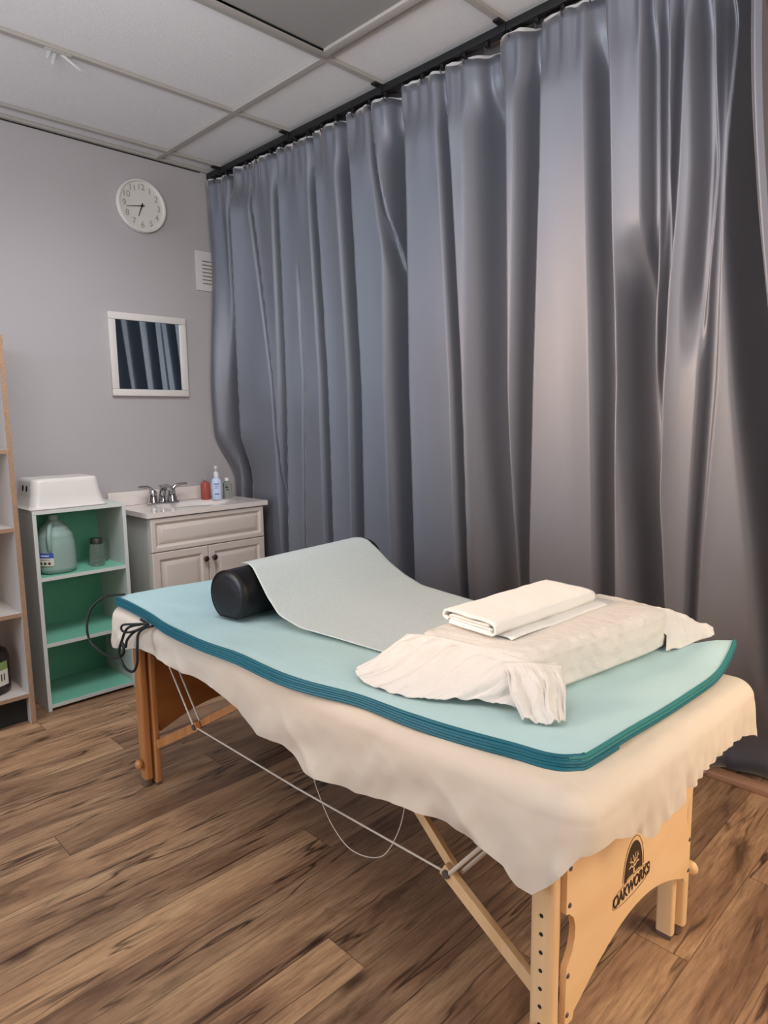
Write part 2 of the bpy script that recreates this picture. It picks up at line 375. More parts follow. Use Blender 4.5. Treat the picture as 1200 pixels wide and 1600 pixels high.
# ------------------------------------------------------------ curtain
# fold tracks: [(z, y)...], width (m), depth(m), z-range where active
VAL = [
 ([(2.42, 3.17), (1.45, 3.235), (.62, 3.28)], .10, .22, -1, 3),
 ([(2.29, 2.981), (1.43, 2.935), (.65, 2.95)], .03, .035, -1, 3),
 ([(2.25, 2.798), (1.43, 2.85), (.65, 2.926)], .06, .065, -1, 3),
 ([(2.22, 2.661), (1.42, 2.688), (.67, 2.772)], .018, .012, -1, 1.9),
 ([(2.19, 2.532), (1.42, 2.546), (.69, 2.584)], .065, .075, -1, 3),
 ([(2.14, 2.31), (1.41, 2.325), (.71, 2.373)], .09, .10, -1, 3),
 ([(2.3, 2.115), (2.1, 2.10), (1.97, 2.083)], .03, .03, 1.95, 3),
 ([(2.08, 2.021), (1.39, 2.068), (.74, 2.093)], .12, .12, -1, 3),
 ([(2.03, 1.747), (1.38, 1.749), (.78, 1.762)], .05, .05, -1, 3),
 ([(2.16, 1.574), (1.37, 1.61), (.74, 1.618)], .15, .10, -1, 3),
 ([(2.11, 1.383), (1.37, 1.436), (.75, 1.474)], .075, .065, -1, 3),
 ([(2.05, 1.136), (1.35, 1.136), (.79, 1.142)], .07, .06, -1, 3),
 ([(2.27, .972), (1.72, .973)], .04, .035, 1.65, 3),
 ([(2.25, .93), (1.66, .937)], .035, .03, 1.6, 3),
 ([(1.71, 1.028), (1.35, 1.03), (.81, 1.004)], .11, .10, -1, 1.75),
 ([(2.32, .881), (1.99, .895), (1.34, .936), (.82, .949)], .03, .03, -1, 3),
 ([(2.22, .819), (1.97, .816), (1.66, .832)], .05, .04, 1.55, 3),
 ([(2.2, .768), (1.96, .778), (1.34, .799), (.83, .826)], .035, .03, -1, 3),
 ([(2.18, .722), (1.94, .720), (1.33, .712), (.85, .70)], .062, .12, -1, 3),
]
def tracky(tr, z):
    z = max(0., z)
    pts = sorted(tr)
    if z < pts[0][0]: 
        (z0, y0), (z1, y1) = pts[0], pts[1]; return y0+(y1-y0)/(z1-z0)*(z-z0)*.7
    if z > pts[-1][0]:
        (z0, y0), (z1, y1) = pts[-2], pts[-1]; return y1+(y1-y0)/(z1-z0)*(z-z1)*.7
    return interp(pts, z)
def fold(s, w, D):
    """s = metres past the left rim of the valley (towards the camera end)"""
    q = s/w
    if q < -.6: return 0.
    if q < 1.0: return D*smooth((q+.12)/.9)
    r = (s-w)/(.35*w)
    if r < 1: return lerp(D*.97, -.22*D, smooth(r))
    return -.22*D*math.exp(-(r-1)*.35)
def kt(y): return min(.115, max(.03, .045+.065*(3.3-y)/2.6))
TOPZ = 2.512
def curt(y, z):
    x = TX+(2.48-z)*kt(y)
    top = smooth((z-2.30)/.14)            # 1 at the header
    body = 1-.6*top
    d = 0
    for tr, w, D, z0, z1 in VAL:
        a = smooth((z-z0+.18)/.3)*smooth((z1+.12-z)/.3)
        if a <= 0: continue
        ww = w*(1-.25*top)
        d += fold(tracky(tr, z)+ww/2-y, ww, D*1.45)*a*body
    d += .012*nz(y*4.5, z*.35, 3.)+.0025*nz(y*11, z*.6, 8.)*(1-top)
    # pencil pleats at the header and the flutes running out of them
    pl = smooth((z-2.05)/.42)
    d += pl*.012*nz(y*15, z*2.2, 1.)+top*(.006*nz(y*38, z*3)+.003*math.sin(y*2*PI/.05+3*nz(y*3)))
    # soft puckers near the hem
    hem = smooth((.75-z)/.7)
    d += hem*.03*nz(y*5., z*2.6, 5.)+hem*.014*nz(y*12, z*5, 9.)
    x += d
    if y > 3.27: x -= smooth((y-3.26)/.08)*(.03+.08*smooth((2.2-z)/.9))
    # keep off the vanity
    if y > 2.9 and z < 1.2: x = max(x, lerp(x, 2.125, smooth((1.2-z)/.3)))
    return x
ylist = []
y = 3.365
while y > .638:
    ylist.append(y); y -= .0045 if y > 1.3 else .0032
cm = MB(); nz_ = 78
def hemy(y, z):
    return y
vs = []
for y in ylist:
    drop = .008*abs(math.sin((y-hooks[0])*PI/.098))+.004*nz(y*30)
    for j in range(nz_+1):
        tt = j/nz_; z = lerp(.012+.01*abs(nz(y*6)), TOPZ-drop, tt**.9)
        yy = y
        if y > 3.2:      # back edge curls along the wall
            yy = min(WY-.012, y)
        x = curt(y, z)
        if y < .80: yy = y-smooth((.80-y)/.14)*.17*smooth((2.3-z)/2.0)
        if y < .80: 
            x = x+.0
            kk = smooth((.45-z)/.4)*smooth((.80-y)/.03); x = lerp(x, max(2.412, 2.425+.03*nz(y*16, z*4)+.012*nz(y*40, z*9)), kk)
        e = smooth((.685-y)/.03)
        x -= e*.05*smooth((z-.2)/.6)    # near edge turns forward
        vs.append(Vector((x, yy, z)))
w = nz_+1
cm.add(vs, [(i*w+j, (i+1)*w+j, (i+1)*w+j+1, i*w+j+1) for i in range(len(ylist)-1) for j in range(nz_)])
t = thing('curtain', (2.1, 2.0, 0), 'floor-length grey satin curtain hanging in deep vertical folds', 'curtain')
c = cm.build('fabric', M_curt, t, angle=180)
sd = c.modifiers.new('thick', 'SOLIDIFY'); sd.thickness = .0025; sd.offset = 1
m = MB()
def tape(u, v):
    y = lerp(3.34, .66, u); z = lerp(TOPZ-.03, TOPZ+.004, v); return Vector((curt(y, z)+.006, y, z))
m.grid(tape, 300, 1); o = m.build('header_tape', M_tape, t)

# ------------------------------------------------------------ clock
cc = Vector((1.656, WY, 2.314)); t = thing('wall_clock', cc, 'round white wall clock with grey numerals above the mirror', 'clock')
MB().lathe([(.0, -.001), (.118, -.001), (.126, -.006), (.127, -.022), (.1235, -.030), (.1165, -.030), (.114, -.022), (.1135, -.018)], cc, 64, ax='y').build('rim', M_white, t)
MB().lathe([(0, -.019), (.114, -.019), (.114, -.015), (0, -.015)], cc, 64, ax='y').build('face', M_clock, t)
def onwall(p, off=0): return Vector((cc.x+p[0], WY-.0205-off, cc.z+p[1]))
for k in range(1, 13):
    a = PI/2-k*PI/6; q = text_mesh(str(k), .041, Matrix.Translation(onwall((.089*math.cos(a), .089*math.sin(a)))) @ Matrix.Rotation(PI/2, 4, 'X'), .0003)
    q.build('numeral', M_num, t, sm=False)
def hand(ang, L_, w0, off, name):
    d = Vector((math.sin(ang), math.cos(ang))); n = Vector((d.y, -d.x)); q = [(-.014*d+n*w0), (d*L_+n*w0*.5), (d*L_-n*w0*.5), (-.014*d-n*w0)]
    MB().add([onwall(p, off) for p in q]+[onwall(p, off+.001) for p in q], [(0, 1, 2, 3), (7, 6, 5, 4), (0, 4, 5, 1), (1, 5, 6, 2), (2, 6, 7, 3), (3, 7, 4, 0)]).build(name, M_black, t, sm=False)
hand(math.radians(6.72*30), .055, .0032, .001, 'hour_hand'); hand(math.radians(43.3*6), .082, .0024, .003, 'minute_hand')
MB().lathe([(0, -.021), (.006, -.021), (.006, -.026), (0, -.026)], cc, 20, ax='y').build('hub', M_black, t)

# ------------------------------------------------------------ mirror
t = thing('wall_mirror', (1.656, WY, 1.375), 'small rectangular white-framed mirror above the bookcase and vanity', 'mirror')
x0, x1, z0, z1 = 1.448, 1.862, 1.378, 1.787; fw = .034
def framepoly(x0, x1, z0, z1, fw, y0, y1, b=.004):
    mb = MB()
    for q in ((x0, x1, z0, z0+fw), (x0, x1, z1-fw, z1), (x0, x0+fw, z0+fw, z1-fw), (x1-fw, x1, z0+fw, z1-fw)): mb.box(q[0], q[1], y0, y1, q[2], q[3], b)
    return mb
framepoly(x0, x1, z0, z1, fw, WY-.022, WY-.001).build('frame', M_white, t)
MB().box(x0+fw-.004, x1-fw+.004, WY-.012, WY-.006, z0+fw-.004, z1-fw+.004).build('glass', M_mirror, t, sm=False)

# ------------------------------------------------------------ vent
t = thing('air_vent', (2.0, WY, 1.944), 'white louvred air vent on the back wall beside the curtain edge', 'vent')
MB().box(1.947, 2.125, WY-.010, WY-.001, 1.946, 2.152, .003).build('plate', M_ventw, t)
for k in range(7):
    z = 1.982+k*.0193
    MB().box(1.984, 2.088, WY-.0112, WY-.0098, z, z+.005).build('slot', M_ventd, t, sm=False)

# ------------------------------------------------------------ vanity
VX0, VX1, VY0 = 1.415, 2.072, 3.005
t = thing('bathroom_vanity', ((VX0+VX1)/2, 3.19, 0), 'off-white washbasin vanity cabinet with raised panel doors against the back wall', 'vanity')
m = MB().box(VX0+.012, VX1-.012, VY0+.018, WY-.002, .09, .7995, .002); m.box(VX0+.012, VX1-.012, VY0+.07, WY-.002, .0, .09)
m.build('cabinet', M_vside, t)
def raised(mb, x0, x1, z0, z1, y, fr=.05):
    """raised-panel front: outer slab, sunk groove, raised field"""
    rings = [(0, 0), (0, -.019), (.003, -.021), (fr-.012, -.021), (fr-.004, -.014), (fr+.002, -.012), (fr+.022, -.0205), (fr+.026, -.021)]
    vs = []; 
    for ins, dy in rings: vs += [(x0+ins, y+dy, z0+ins), (x1-ins, y+dy, z0+ins), (x1-ins, y+dy, z1-ins), (x0+ins, y+dy, z1-ins)]
    fs = [(3, 2, 1, 0)]
    for r in range(len(rings)-1):
        for k in range(4): a = r*4+k; b = r*4+(k+1) % 4; fs.append((a, b, b+4, a+4))
    n = (len(rings)-1)*4; fs.append((n, n+1, n+2, n+3)); mb.add(vs, fs); return mb
FY = VY0+.018
raised(MB(), VX0+.012, VX1-.012, .632, .793, FY, .032).build('drawer_front', M_vanity, t, angle=20)
mid = 1.722
d1 = raised(MB(), VX0+.012, mid-.0015, .1, .628, FY, .045).build('door', M_vanity, t, angle=20)
d2 = raised(MB(), mid+.0015, VX1-.012, .1, .628, FY, .045).build('door', M_vanity, t, angle=20)
for d, kx in ((d1, mid-.024), (d2, mid+.024)):
    MB().lathe([(.006, 0), (.005, -.010), (.0075, -.014), (.0135, -.018), (.0145, -.023), (.011, -.029), (0, -.031)], (kx, FY-.0205, .566), 20, ax='y').build('knob', M_bronze, d)
# countertop with integral basin
bcx, bcy, ba, bb = 1.745, 3.165, .205, .125; CTZ = .823
def top(u, v):
    x = lerp(VX0-.008, VX1+.012, u); y = lerp(VY0-.012, WY-.002, v)
    r = math.hypot((x-bcx)/ba, (y-bcy)/bb); z = CTZ
    if r < 1: z -= .11*smooth((1-r)/.55)
    elif r < 1.25: z += .0025*math.sin((r-1)/.25*PI)
    return Vector((x, y, z))
m = MB().grid(top, 64, 44)
X0, X1, Y0, Y1 = VX0-.008, VX1+.012, VY0-.012, WY-.002; Z0 = CTZ-.024
e = [(X0, Y0), (X1, Y0), (X1, Y1), (X0, Y1)]
m.add([(x, y, CTZ) for x, y in e]+[(x, y, Z0) for x, y in e], [(0, 1, 5, 4), (1, 2, 6, 5), (2, 3, 7, 6), (3, 0, 4, 7)])
m.build('countertop', M_counter, t, angle=50)
MB().box(1.385, 2.045, WY-.022, WY-.002, CTZ+.0005, CTZ+.072, .004).build('backsplash', M_counter, t)
# faucet
fy = 3.305; fx = 1.645
t = thing('faucet', (fx, fy, CTZ), 'chrome two-lever basin faucet at the back of the vanity top', 'faucet')
MB().box(fx-.082, fx+.082, fy-.024, fy+.024, CTZ+.001, CTZ+.014, .006).build('base_plate', M_chrome, t)
for s in (-1, 1):
    bx = fx+s*.052
    b = MB().lathe([(.026, .012), (.024, .03), (.018, .055), (.021, .062), (.015, .074), (0, .078)], (bx, fy, CTZ), 24).build('valve_body', M_chrome, t)
    P = catmull([(bx, fy, CTZ+.066), (bx+s*.022, fy-.004, CTZ+.088), (bx+s*.05, fy-.01, CTZ+.096), (bx+s*.082, fy-.018, CTZ+.097)], 5)
    MB().tube(P, [lerp(.012, .0055, i/(len(P)-1)) for i in range(len(P))], 12).build('lever', M_chrome, b)
P = catmull([(fx, fy, CTZ+.012), (fx, fy-.002, CTZ+.06), (fx, fy-.03, CTZ+.088), (fx, fy-.08, CTZ+.088), (fx, fy-.115, CTZ+.07)], 6)
MB().tube(P, [lerp(.020, .0125, i/(len(P)-1)) for i in range(len(P))], 16).build('spout', M_chrome, t)
MB().tube([(fx, fy+.016, CTZ+.012), (fx, fy+.016, CTZ+.085)], .003, 8).lathe([(0, 0), (.006, .002), (.006, .01), (0, .013)], (fx, fy+.016, CTZ+.085), 12).build('drain_rod', M_chrome, t)
# bottles on the vanity
sx, sy = 1.925, 3.235
t = thing('pump_bottle', (sx, sy, CTZ), 'white pump bottle with pale label on the vanity corner', 'bottle')
MB().lathe([(0, 0), (.026, 0), (.028, .004), (.028, .098), (.022, .112), (.012, .118), (.012, .122)], (sx, sy, CTZ+.001), 28).build('body', M_lblp, t)
p = MB().lathe([(.0135, .122), (.0135, .145), (.009, .150), (.0045, .152), (.0045, .172)], (sx, sy, CTZ+.001), 20).build('collar', M_pumpw, t)
MB().tube([(sx, sy, CTZ+.168), (sx, sy, CTZ+.182)], .0085, 12).tube([(sx, sy, CTZ+.177), (sx-.02, sy-.025, CTZ+.176)], .0042, 8).build('pump_head', M_pumpw, t)
mk = MB()
for k, (zz, a0, a1, hh) in enumerate(((.085, -2.6, -1.7, .005), (.074, -2.5, -1.8, .003), (.064, -2.5, -1.9, .003), (.03, -2.5, -1.75, .006))):
    n = 8; vs = []
    for i in range(n+1):
        a = lerp(a0, a1, i/n)
        for z in (zz, zz+hh): vs.append((sx+.0284*math.cos(a), sy+.0284*math.sin(a), CTZ+z))
    MB().add(vs, [(2*i, 2*i+2, 2*i+3, 2*i+1) for i in range(n)]).build('print_mark', M_blue, t)
sx, sy = 1.885, 3.285
t = thing('soap_bottle', (sx, sy, CTZ), 'pinkish red soap bottle standing just behind the white pump bottle', 'bottle')
MB().lathe([(0, 0), (.024, 0), (.026, .004), (.026, .08), (.018, .094), (.010, .098), (.010, .102)], (sx, sy, CTZ+.001), 24).build('body', M_red, t)
MB().lathe([(.011, .102), (.011, .116), (.0, .118)], (sx, sy, CTZ+.001), 16).build('cap', M_glass, t)
sx, sy = 1.995, 3.245
t = thing('clear_bottle', (sx, sy, CTZ), 'small clear bottle with dark print to the right of the pump bottle', 'bottle')
MB().lathe([(0, 0), (.022, 0), (.024, .004), (.024, .078), (.014, .09), (.010, .096)], (sx, sy, CTZ+.001), 24).build('body', M_glass, t)
MB().lathe([(.012, .096), (.012, .112), (0, .114)], (sx, sy, CTZ+.001), 16).build('cap', M_pumpw, t)
mk = MB()
for zz, a0, a1, hh in ((.058, -2.5, -1.9, .010), (.046, -2.35, -1.8, .007), (.072, -2.4, -2.1, .004)):
    n = 6; vs = []
    for i in range(n+1):
        a = lerp(a0, a1, i/n)
        for z in (zz, zz+hh): vs.append((sx+.0244*math.cos(a), sy+.0244*math.sin(a), CTZ+z))
    MB().add(vs, [(2*i, 2*i+2, 2*i+3, 2*i+1) for i in range(n)]).build('print_mark', M_black, t)

# ------------------------------------------------------------ bookcase
BX0, BX1, BY0, BY1, BZ = .922, 1.322, 3.025, 3.33, .882
t = thing('bookcase', ((BX0+BX1)/2, 3.17, 0), 'low white three-tier bookcase with green back beside the vanity', 'bookcase')
th = .016
MB().box(BX0, BX0+th, BY0, BY1, 0, BZ-th, .001).build('side_panel', M_lamc, t, sm=False)
MB().box(BX1-th, BX1, BY0, BY1, 0, BZ-th, .001).build('side_panel', M_lamc, t, sm=False)
MB().box(BX0, BX1, BY0, BY1, BZ-th, BZ, .001).build('top_panel', M_lamc, t, sm=False)
for z in (.014, .287, .578):
    m = MB().box(BX0+th, BX1-th, BY0, BY1-.006, z, z+th-.001); m.box(BX0+th, BX1-th, BY0+.004, BY1-.006, z+th-.001, z+th, mi=1)
    m.build('shelf', [M_lamc, M_mint], t, sm=False)
MB().box(BX0+th, BX1-th, BY1-.005, BY1, .014, BZ-th).build('back_panel', M_green, t, sm=False)
# step stool on top
sc = Vector((1.083, 3.155, BZ+.001)); t = thing('step_stool', sc, 'white plastic step stool with rounded corners standing on the bookcase', 'stool')
def rr(hx, hy, r, n=8):
    out = []
    for cx_, cy_, a0 in ((hx-r, hy-r, 0), (-hx+r, hy-r, PI/2), (-hx+r, -hy+r, PI), (hx-r, -hy+r, 3*PI/2)):
        for k in range(n+1): a = a0+PI/2*k/n; out.append((cx_+r*math.cos(a), cy_+r*math.sin(a)))
    return out
prof = [(.166, .128, 0, .035), (.168, .130, .004, .035), (.163, .125, .010, .035), (.157, .120, .018, .035), (.148, .112, .06, .036), (.141, .106, .112, .036), (.138, .103, .122, .034), (.132, .098, .128, .03), (.125, .09, .1295, .026)]
vs = []; n = None
for hx, hy, z, r in prof:
    q = rr(hx, hy, r); n = len(q)
    for k, (x, y) in enumerate(q):
        zz = z
        if z < .02:   # shallow arches in the long and short sides
            s_ = max(0, 1-abs(x)/.09) if abs(y) > hy*.9 else (max(0, 1-abs(y)/.06) if abs(x) > hx*.9 else 0)
            zz = z+.012*smooth(s_)
        vs.append(sc+Vector((x, y, zz)))
m = MB().add(vs, [(i*n+k, i*n+(k+1) % n, (i+1)*n+(k+1) % n, (i+1)*n+k) for i in range(len(prof)-1) for k in range(n)]+[tuple((len(prof)-1)*n+k for k in range(n))])
m.build('shell', M_white, t, angle=50)
def ell(cx, cy, cz, ry, rz, x_tilt, name):
    mb = MB(); vs = [Vector((cx+x_tilt*math.sin(a)*rz, cy+ry*math.cos(a), cz+rz*math.sin(a))) for a in [2*PI*k/20 for k in range(20)]]
    ws = [v+Vector((-.0012, 0, 0)) for v in vs]
    mb.add(vs+ws, [tuple(range(20)), tuple(range(39, 19, -1))]+[(k, (k+1) % 20, 20+(k+1) % 20, 20+k) for k in range(20)]); mb.build(name, M_seam, t)
for dy in (-.035, .012): ell(sc.x-.1435, sc.y+dy, sc.z+.088, .012, .014, .12, 'grip_hole_shade')  # thin dark ovals stand in for the shaded insides of the holes
# gallon jug
jc = Vector((1.038, 3.125, .595)); t = thing('gallon_jug', jc, 'translucent gallon jug with blue and white label on the top shelf of the bookcase', 'jug')
def jug(u, v):
    a = 2*PI*u
    prof = [(0., .062), (.006, .072), (.02, .0775), (.12, .078), (.16, .074), (.195, .058), (.22, .034), (.232, .021), (.236, .019), (.243, .0195), (.252, .0195)]
    z = .252*v; r = sinterp([(a_, b_) for a_, b_ in prof], z); sq = 1/max(abs(math.cos(a)), abs(math.sin(a)))
    k = lerp(1., min(sq, 1.13), .5*smooth((.17-z)/.1)); return jc+Vector((r*k*math.cos(a), r*k*math.sin(a), z))
m = MB().grid(jug, 40, 60, closed=True)
m.add([jug(k/40, 0) for k in range(40)], [tuple(range(40))]); m.add([jug(k/40, 1) for k in range(40)], [tuple(range(40))])
m.build('jug_body', M_hdpe, t, angle=180)
m = MB()
def liq(u, v):
    p = jug(u, .03+v*.6); q = p-jc; return jc+Vector((q.x*.965, q.y*.965, q.z))
m.grid(liq, 32, 24, closed=True); m.add([liq(k/32, 0) for k in range(32)], [tuple(range(32))]); m.add([liq(k/32, 1) for k in range(32)], [tuple(range(32))])
m.build('liquid', M_liq, t, angle=80)
hd = Vector((-.55, -.83, 0)).normalized()
P = catmull([jc+hd*.022+Vector((0, 0, .226)), jc+hd*.060+Vector((0, 0, .212)), jc+hd*.088+Vector((0, 0, .17)), jc+hd*.086+Vector((0, 0, .12)), jc+hd*.074+Vector((0, 0, .098))], 6)
MB().tube(P, .0095, 12).build('handle', M_hdpe, t)
def wrap(mb, c, r, a0, a1, z0, z1, mi=0, n=12):
    vs = []
    for i in range(n+1):
        a = lerp(a0, a1, i/n)
        for z in (z0, z1): vs.append((c[0]+r*math.cos(a), c[1]+r*math.sin(a), z))
    mb.add(vs, [(2*i, 2*i+2, 2*i+3, 2*i+1) for i in range(n)], mi)
m = MB(); wrap(m, jc, .0852, PI*1.06, PI*1.36, jc.z+.04, jc.z+.074, 0); wrap(m, jc, .0852, PI*1.06, PI*1.36, jc.z+.0742, jc.z+.096, 1)
for k in range(3): wrap(m, jc, .0856, PI*(1.13+.07*k), PI*(1.17+.07*k), jc.z+.046, jc.z+.056, 2, 3)
wrap(m, jc, .0856, PI*1.12, PI*1.30, jc.z+.066, jc.z+.0675, 2, 6); wrap(m, jc, .0856, PI*1.15, PI*1.29, jc.z+.081, jc.z+.088, 3, 6)
m.build('label', [M_lblw, M_blue, M_cap, M_lblp], t, angle=180)
# clear bottle with dark cap and a tumbler behind
bc = Vector((1.212, 3.11, .595)); t = thing('clear_jar', bc, 'slim clear bottle with dark screw cap on the bookcase top shelf', 'bottle')
MB().lathe([(0, 0), (.030, 0), (.032, .004), (.032, .088), (.027, .098), (.025, .104)], bc, 28).build('body', M_glass, t)
MB().lathe([(.0265, .102), (.0265, .124), (.024, .127), (0, .127)], bc, 28).build('cap', M_cap, t)
bc = Vector((1.268, 3.2, .595)); t = tag(MB().lathe([(0, 0), (.026, 0), (.030, .10), (.0285, .10), (.0245, .004), (0, .004)], bc, 28).build('tumbler', M_glass), 'clear empty tumbler in the back right corner of the bookcase top shelf', 'tumbler')

# ------------------------------------------------------------ tall shelf at the left edge
t = thing('tall_shelf', (.55, 3.15, 0), 'tall pale shelving unit with raw chipboard edges at the left of the room', 'shelving unit')
SY0, SY1 = 2.955, 3.36
m = MB().box(.832, .850, SY0+.002, SY1, 0, 1.59); m.box(.8318, .8502, SY0, SY0+.002, 0, 1.59, mi=1)
m.build('side_panel', [M_lam, M_chip], t, sm=False)
m = MB().box(.05, .068, SY0+.002, SY1, 0, 1.59); m.box(.0498, .0682, SY0, SY0+.002, 0, 1.59, mi=1)
m.build('side_panel', [M_lam, M_chip], t, sm=False)
for z in (.115, .462, .815, 1.13):
    m = MB().box(.068, .832, SY0+.012, SY1-.006, z, z+.016); m.box(.068, .832, SY0+.010, SY0+.012, z, z+.016, mi=1)
    m.build('shelf', [M_lam, M_chip], t, sm=False)
m = MB().box(.068, .832, SY0+.012, SY1-.006, 1.574, 1.59); m.build('shelf', M_lam, t, sm=False)
MB().box(.068, .832, SY0+.004, SY0+.018, 1.462, 1.574).build('fascia', M_chip, t, sm=False)
MB().box(.068, .832, SY1-.006, SY1, .1, 1.58).build('back_panel', M_lam, t, sm=False)
MB().box(.068, .832, SY0+.05, SY0+.062, 0, .115).build('plinth', M_dark, t, sm=False)
bc = Vector((.725, 3.10, .132)); t = thing('oil_bottle', bc, 'dark brown bottle with green and white label on the lowest shelf at left', 'bottle')
MB().lathe([(0, 0), (.070, 0), (.078, .008), (.080, .04), (.080, .15), (.072, .178), (.04, .198), (.02, .206), (.02, .225), (0, .227)], bc, 36).build('body', M_bottleblk, t)
m = MB(); wrap(m, bc, .0808, PI*1.1, PI*1.75, bc.z+.04, bc.z+.105); wrap(m, bc, .0808, PI*1.1, PI*1.75, bc.z+.105, bc.z+.14, 1)
for k in range(5): wrap(m, bc, .0812, PI*(1.45+.05*k), PI*(1.47+.05*k), bc.z+.06, bc.z+.09, 2, 2)
m.build('label', [M_lblw, M_lblg, M_black], t, angle=180)

# ------------------------------------------------------------ massage table
NR, FR, FL, NL = Vector((.918, .482)), Vector((1.70, .46)), Vector((1.66, 2.275)), Vector((.90, 2.265))
def TP(a, b): return NR*(1-a)*(1-b)+FR*a*(1-b)+FL*a*b+NL*(1-a)*b
table = thing('massage_table', (1.28, 1.37, 0), 'portable maple massage table with arched end panels under the cream sheet', 'massage table')
m = MB()
ins = .03
pts = [TP(a, b) for a, b in ((.03, .015), (.97, .015), (.97, .985), (.03, .985))]
m.add([(p.x, p.y, .565) for p in pts]+[(p.x, p.y, .612) for p in pts], [(3, 2, 1, 0), (4, 5, 6, 7), (0, 1, 5, 4), (1, 2, 6, 5), (2, 3, 7, 6), (3, 0, 4, 7)])
m.build('padded_top', M_under, table, sm=False)
m = MB()
for q in ((.972, .998, .56, 2.19), (1.585, 1.615, .56, 2.19)): m.box(q[0], q[1], q[2], q[3], .505, .564, .003)
for y in (.575, 1.36, 2.16): m.box(.999, 1.584, y, y+.03, .505, .564, .003)
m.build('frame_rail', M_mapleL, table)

def leg_assembly(y0, s, mleg, mply, near):
    """y0 = panel plane, s=+1 when the room side of the panel faces +y"""
    for xi, sx in ((.952, -1), (1.545, 1)):
        # main leg: rounded slab with a column of adjustment holes
        w2 = .024; yc = y0+s*.026; xo = xi
        prof = rr(.0135, w2, .009, 3); foot = .03 if sx > 0 or not near else .03
        mb = MB(); mb.prism(prof, lambda a, b: Vector((xo+a, yc+b, foot)), lambda a, b: Vector((xo+a, yc+b, .56)))
        L_ = mb.build('leg', mleg, table, angle=50)
        MB().lathe([(.013, 0), (.017, .004), (.017, .026), (.013, .03)], (xo, yc, .0005), 20).build('rubber_foot', M_foot, L_)
        for k in range(9 if sx < 0 and near else 0):
            hb = MB()
            z = .105+k*.0355
            hb.lathe([(0, 0), (.0038, 0), (.0038, .0006), (0, .0006)], (xo+sx*.0136-(.0006 if sx < 0 else 0), yc, z), 12, ax='x')
            hb.build('adjustment_hole', M_dark, L_)
        # inner sliding extension with wooden knob
        xe = xo-sx*.030; ye = yc+s*.012
        E_ = MB().prism(rr(.011, .020, .006, 3), lambda a, b: Vector((xe+a, ye+b, .012)), lambda a, b: Vector((xe+a, ye+b, .56 if sx < 0 or not near else .215))).build('leg_extension', mleg, table, angle=50)
        MB().box(xe-.011, xe+.011, ye-.018, ye+.018, .0005, .0125, .002).build('rubber_foot', M_foot, E_)
        MB().lathe([(.008, 0), (.016, sx*.006), (.018, sx*.014), (.012, sx*.022), (0, sx*.026)], (xo+sx*.014, yc-(.020 if near and sx > 0 else 0), .085 if not near else (.165 if sx > 0 else .165)), 20, ax='x').build('wooden_knob', mleg, L_)
        MB().lathe([(.009, 0), (.013, -sx*.004), (.013, -sx*.012), (0, -sx*.015)], (xe-sx*.011, yc, .195), 6, ax='x').build('wing_nut', M_white if near else M_steel, E_)
    # end panel
    top = .548
    def half():
        pts = [(.0, top), (.0, .392), (.010, .388), (.026, .372), (.032, .352), (.031, .33), (.024, .308), (.010, .29), (.005, .284), (.003, .20), (.004, .168), (.030, .168), (.034, .182)]
        return pts
    X0, X1 = .9665, 1.531; Wd = X1-X0
    L1 = [(X0+a, z) for a, z in half()]; R1 = [(X1-a, z) for a, z in half()][::-1]
    arch = []
    for k in range(1, 24):
        q = k/24; arch.append((lerp(X0+.034, X1-.034, q), .178+(.078 if near else .062)*math.sin(q*PI)**(.9 if near else 1.1)-(0 if near else .018)))
    poly = L1+arch+R1
    sag = [(lerp(X1, X0, k/10), top-.03*math.sin(PI*k/10)) for k in range(1, 10)]
    poly = poly+sag
    ya, yb = y0-.006, y0+.006
    P_ = MB().prism(poly, lambda a, z: Vector((a, ya, z)), lambda a, z: Vector((a, yb, z))).build('end_panel', mply, table, angle=50)
    for X in (X0, X1):
        d = 1 if X == X0 else -1
        for z in ((.475, .405, .268, .19) if near else ()): MB().lathe([(0, 0), (.005, 0), (.004, -.002*s), (0, -.0025*s)], (X+d*.010, y0-s*.006, z), 14, ax='y').build('screw', M_steel, P_)
    return P_
panel = leg_assembly(.548, 1, M_maple, M_ply, True)
leg_assembly(2.175, -1, M_mapleL, M_plyL, False)
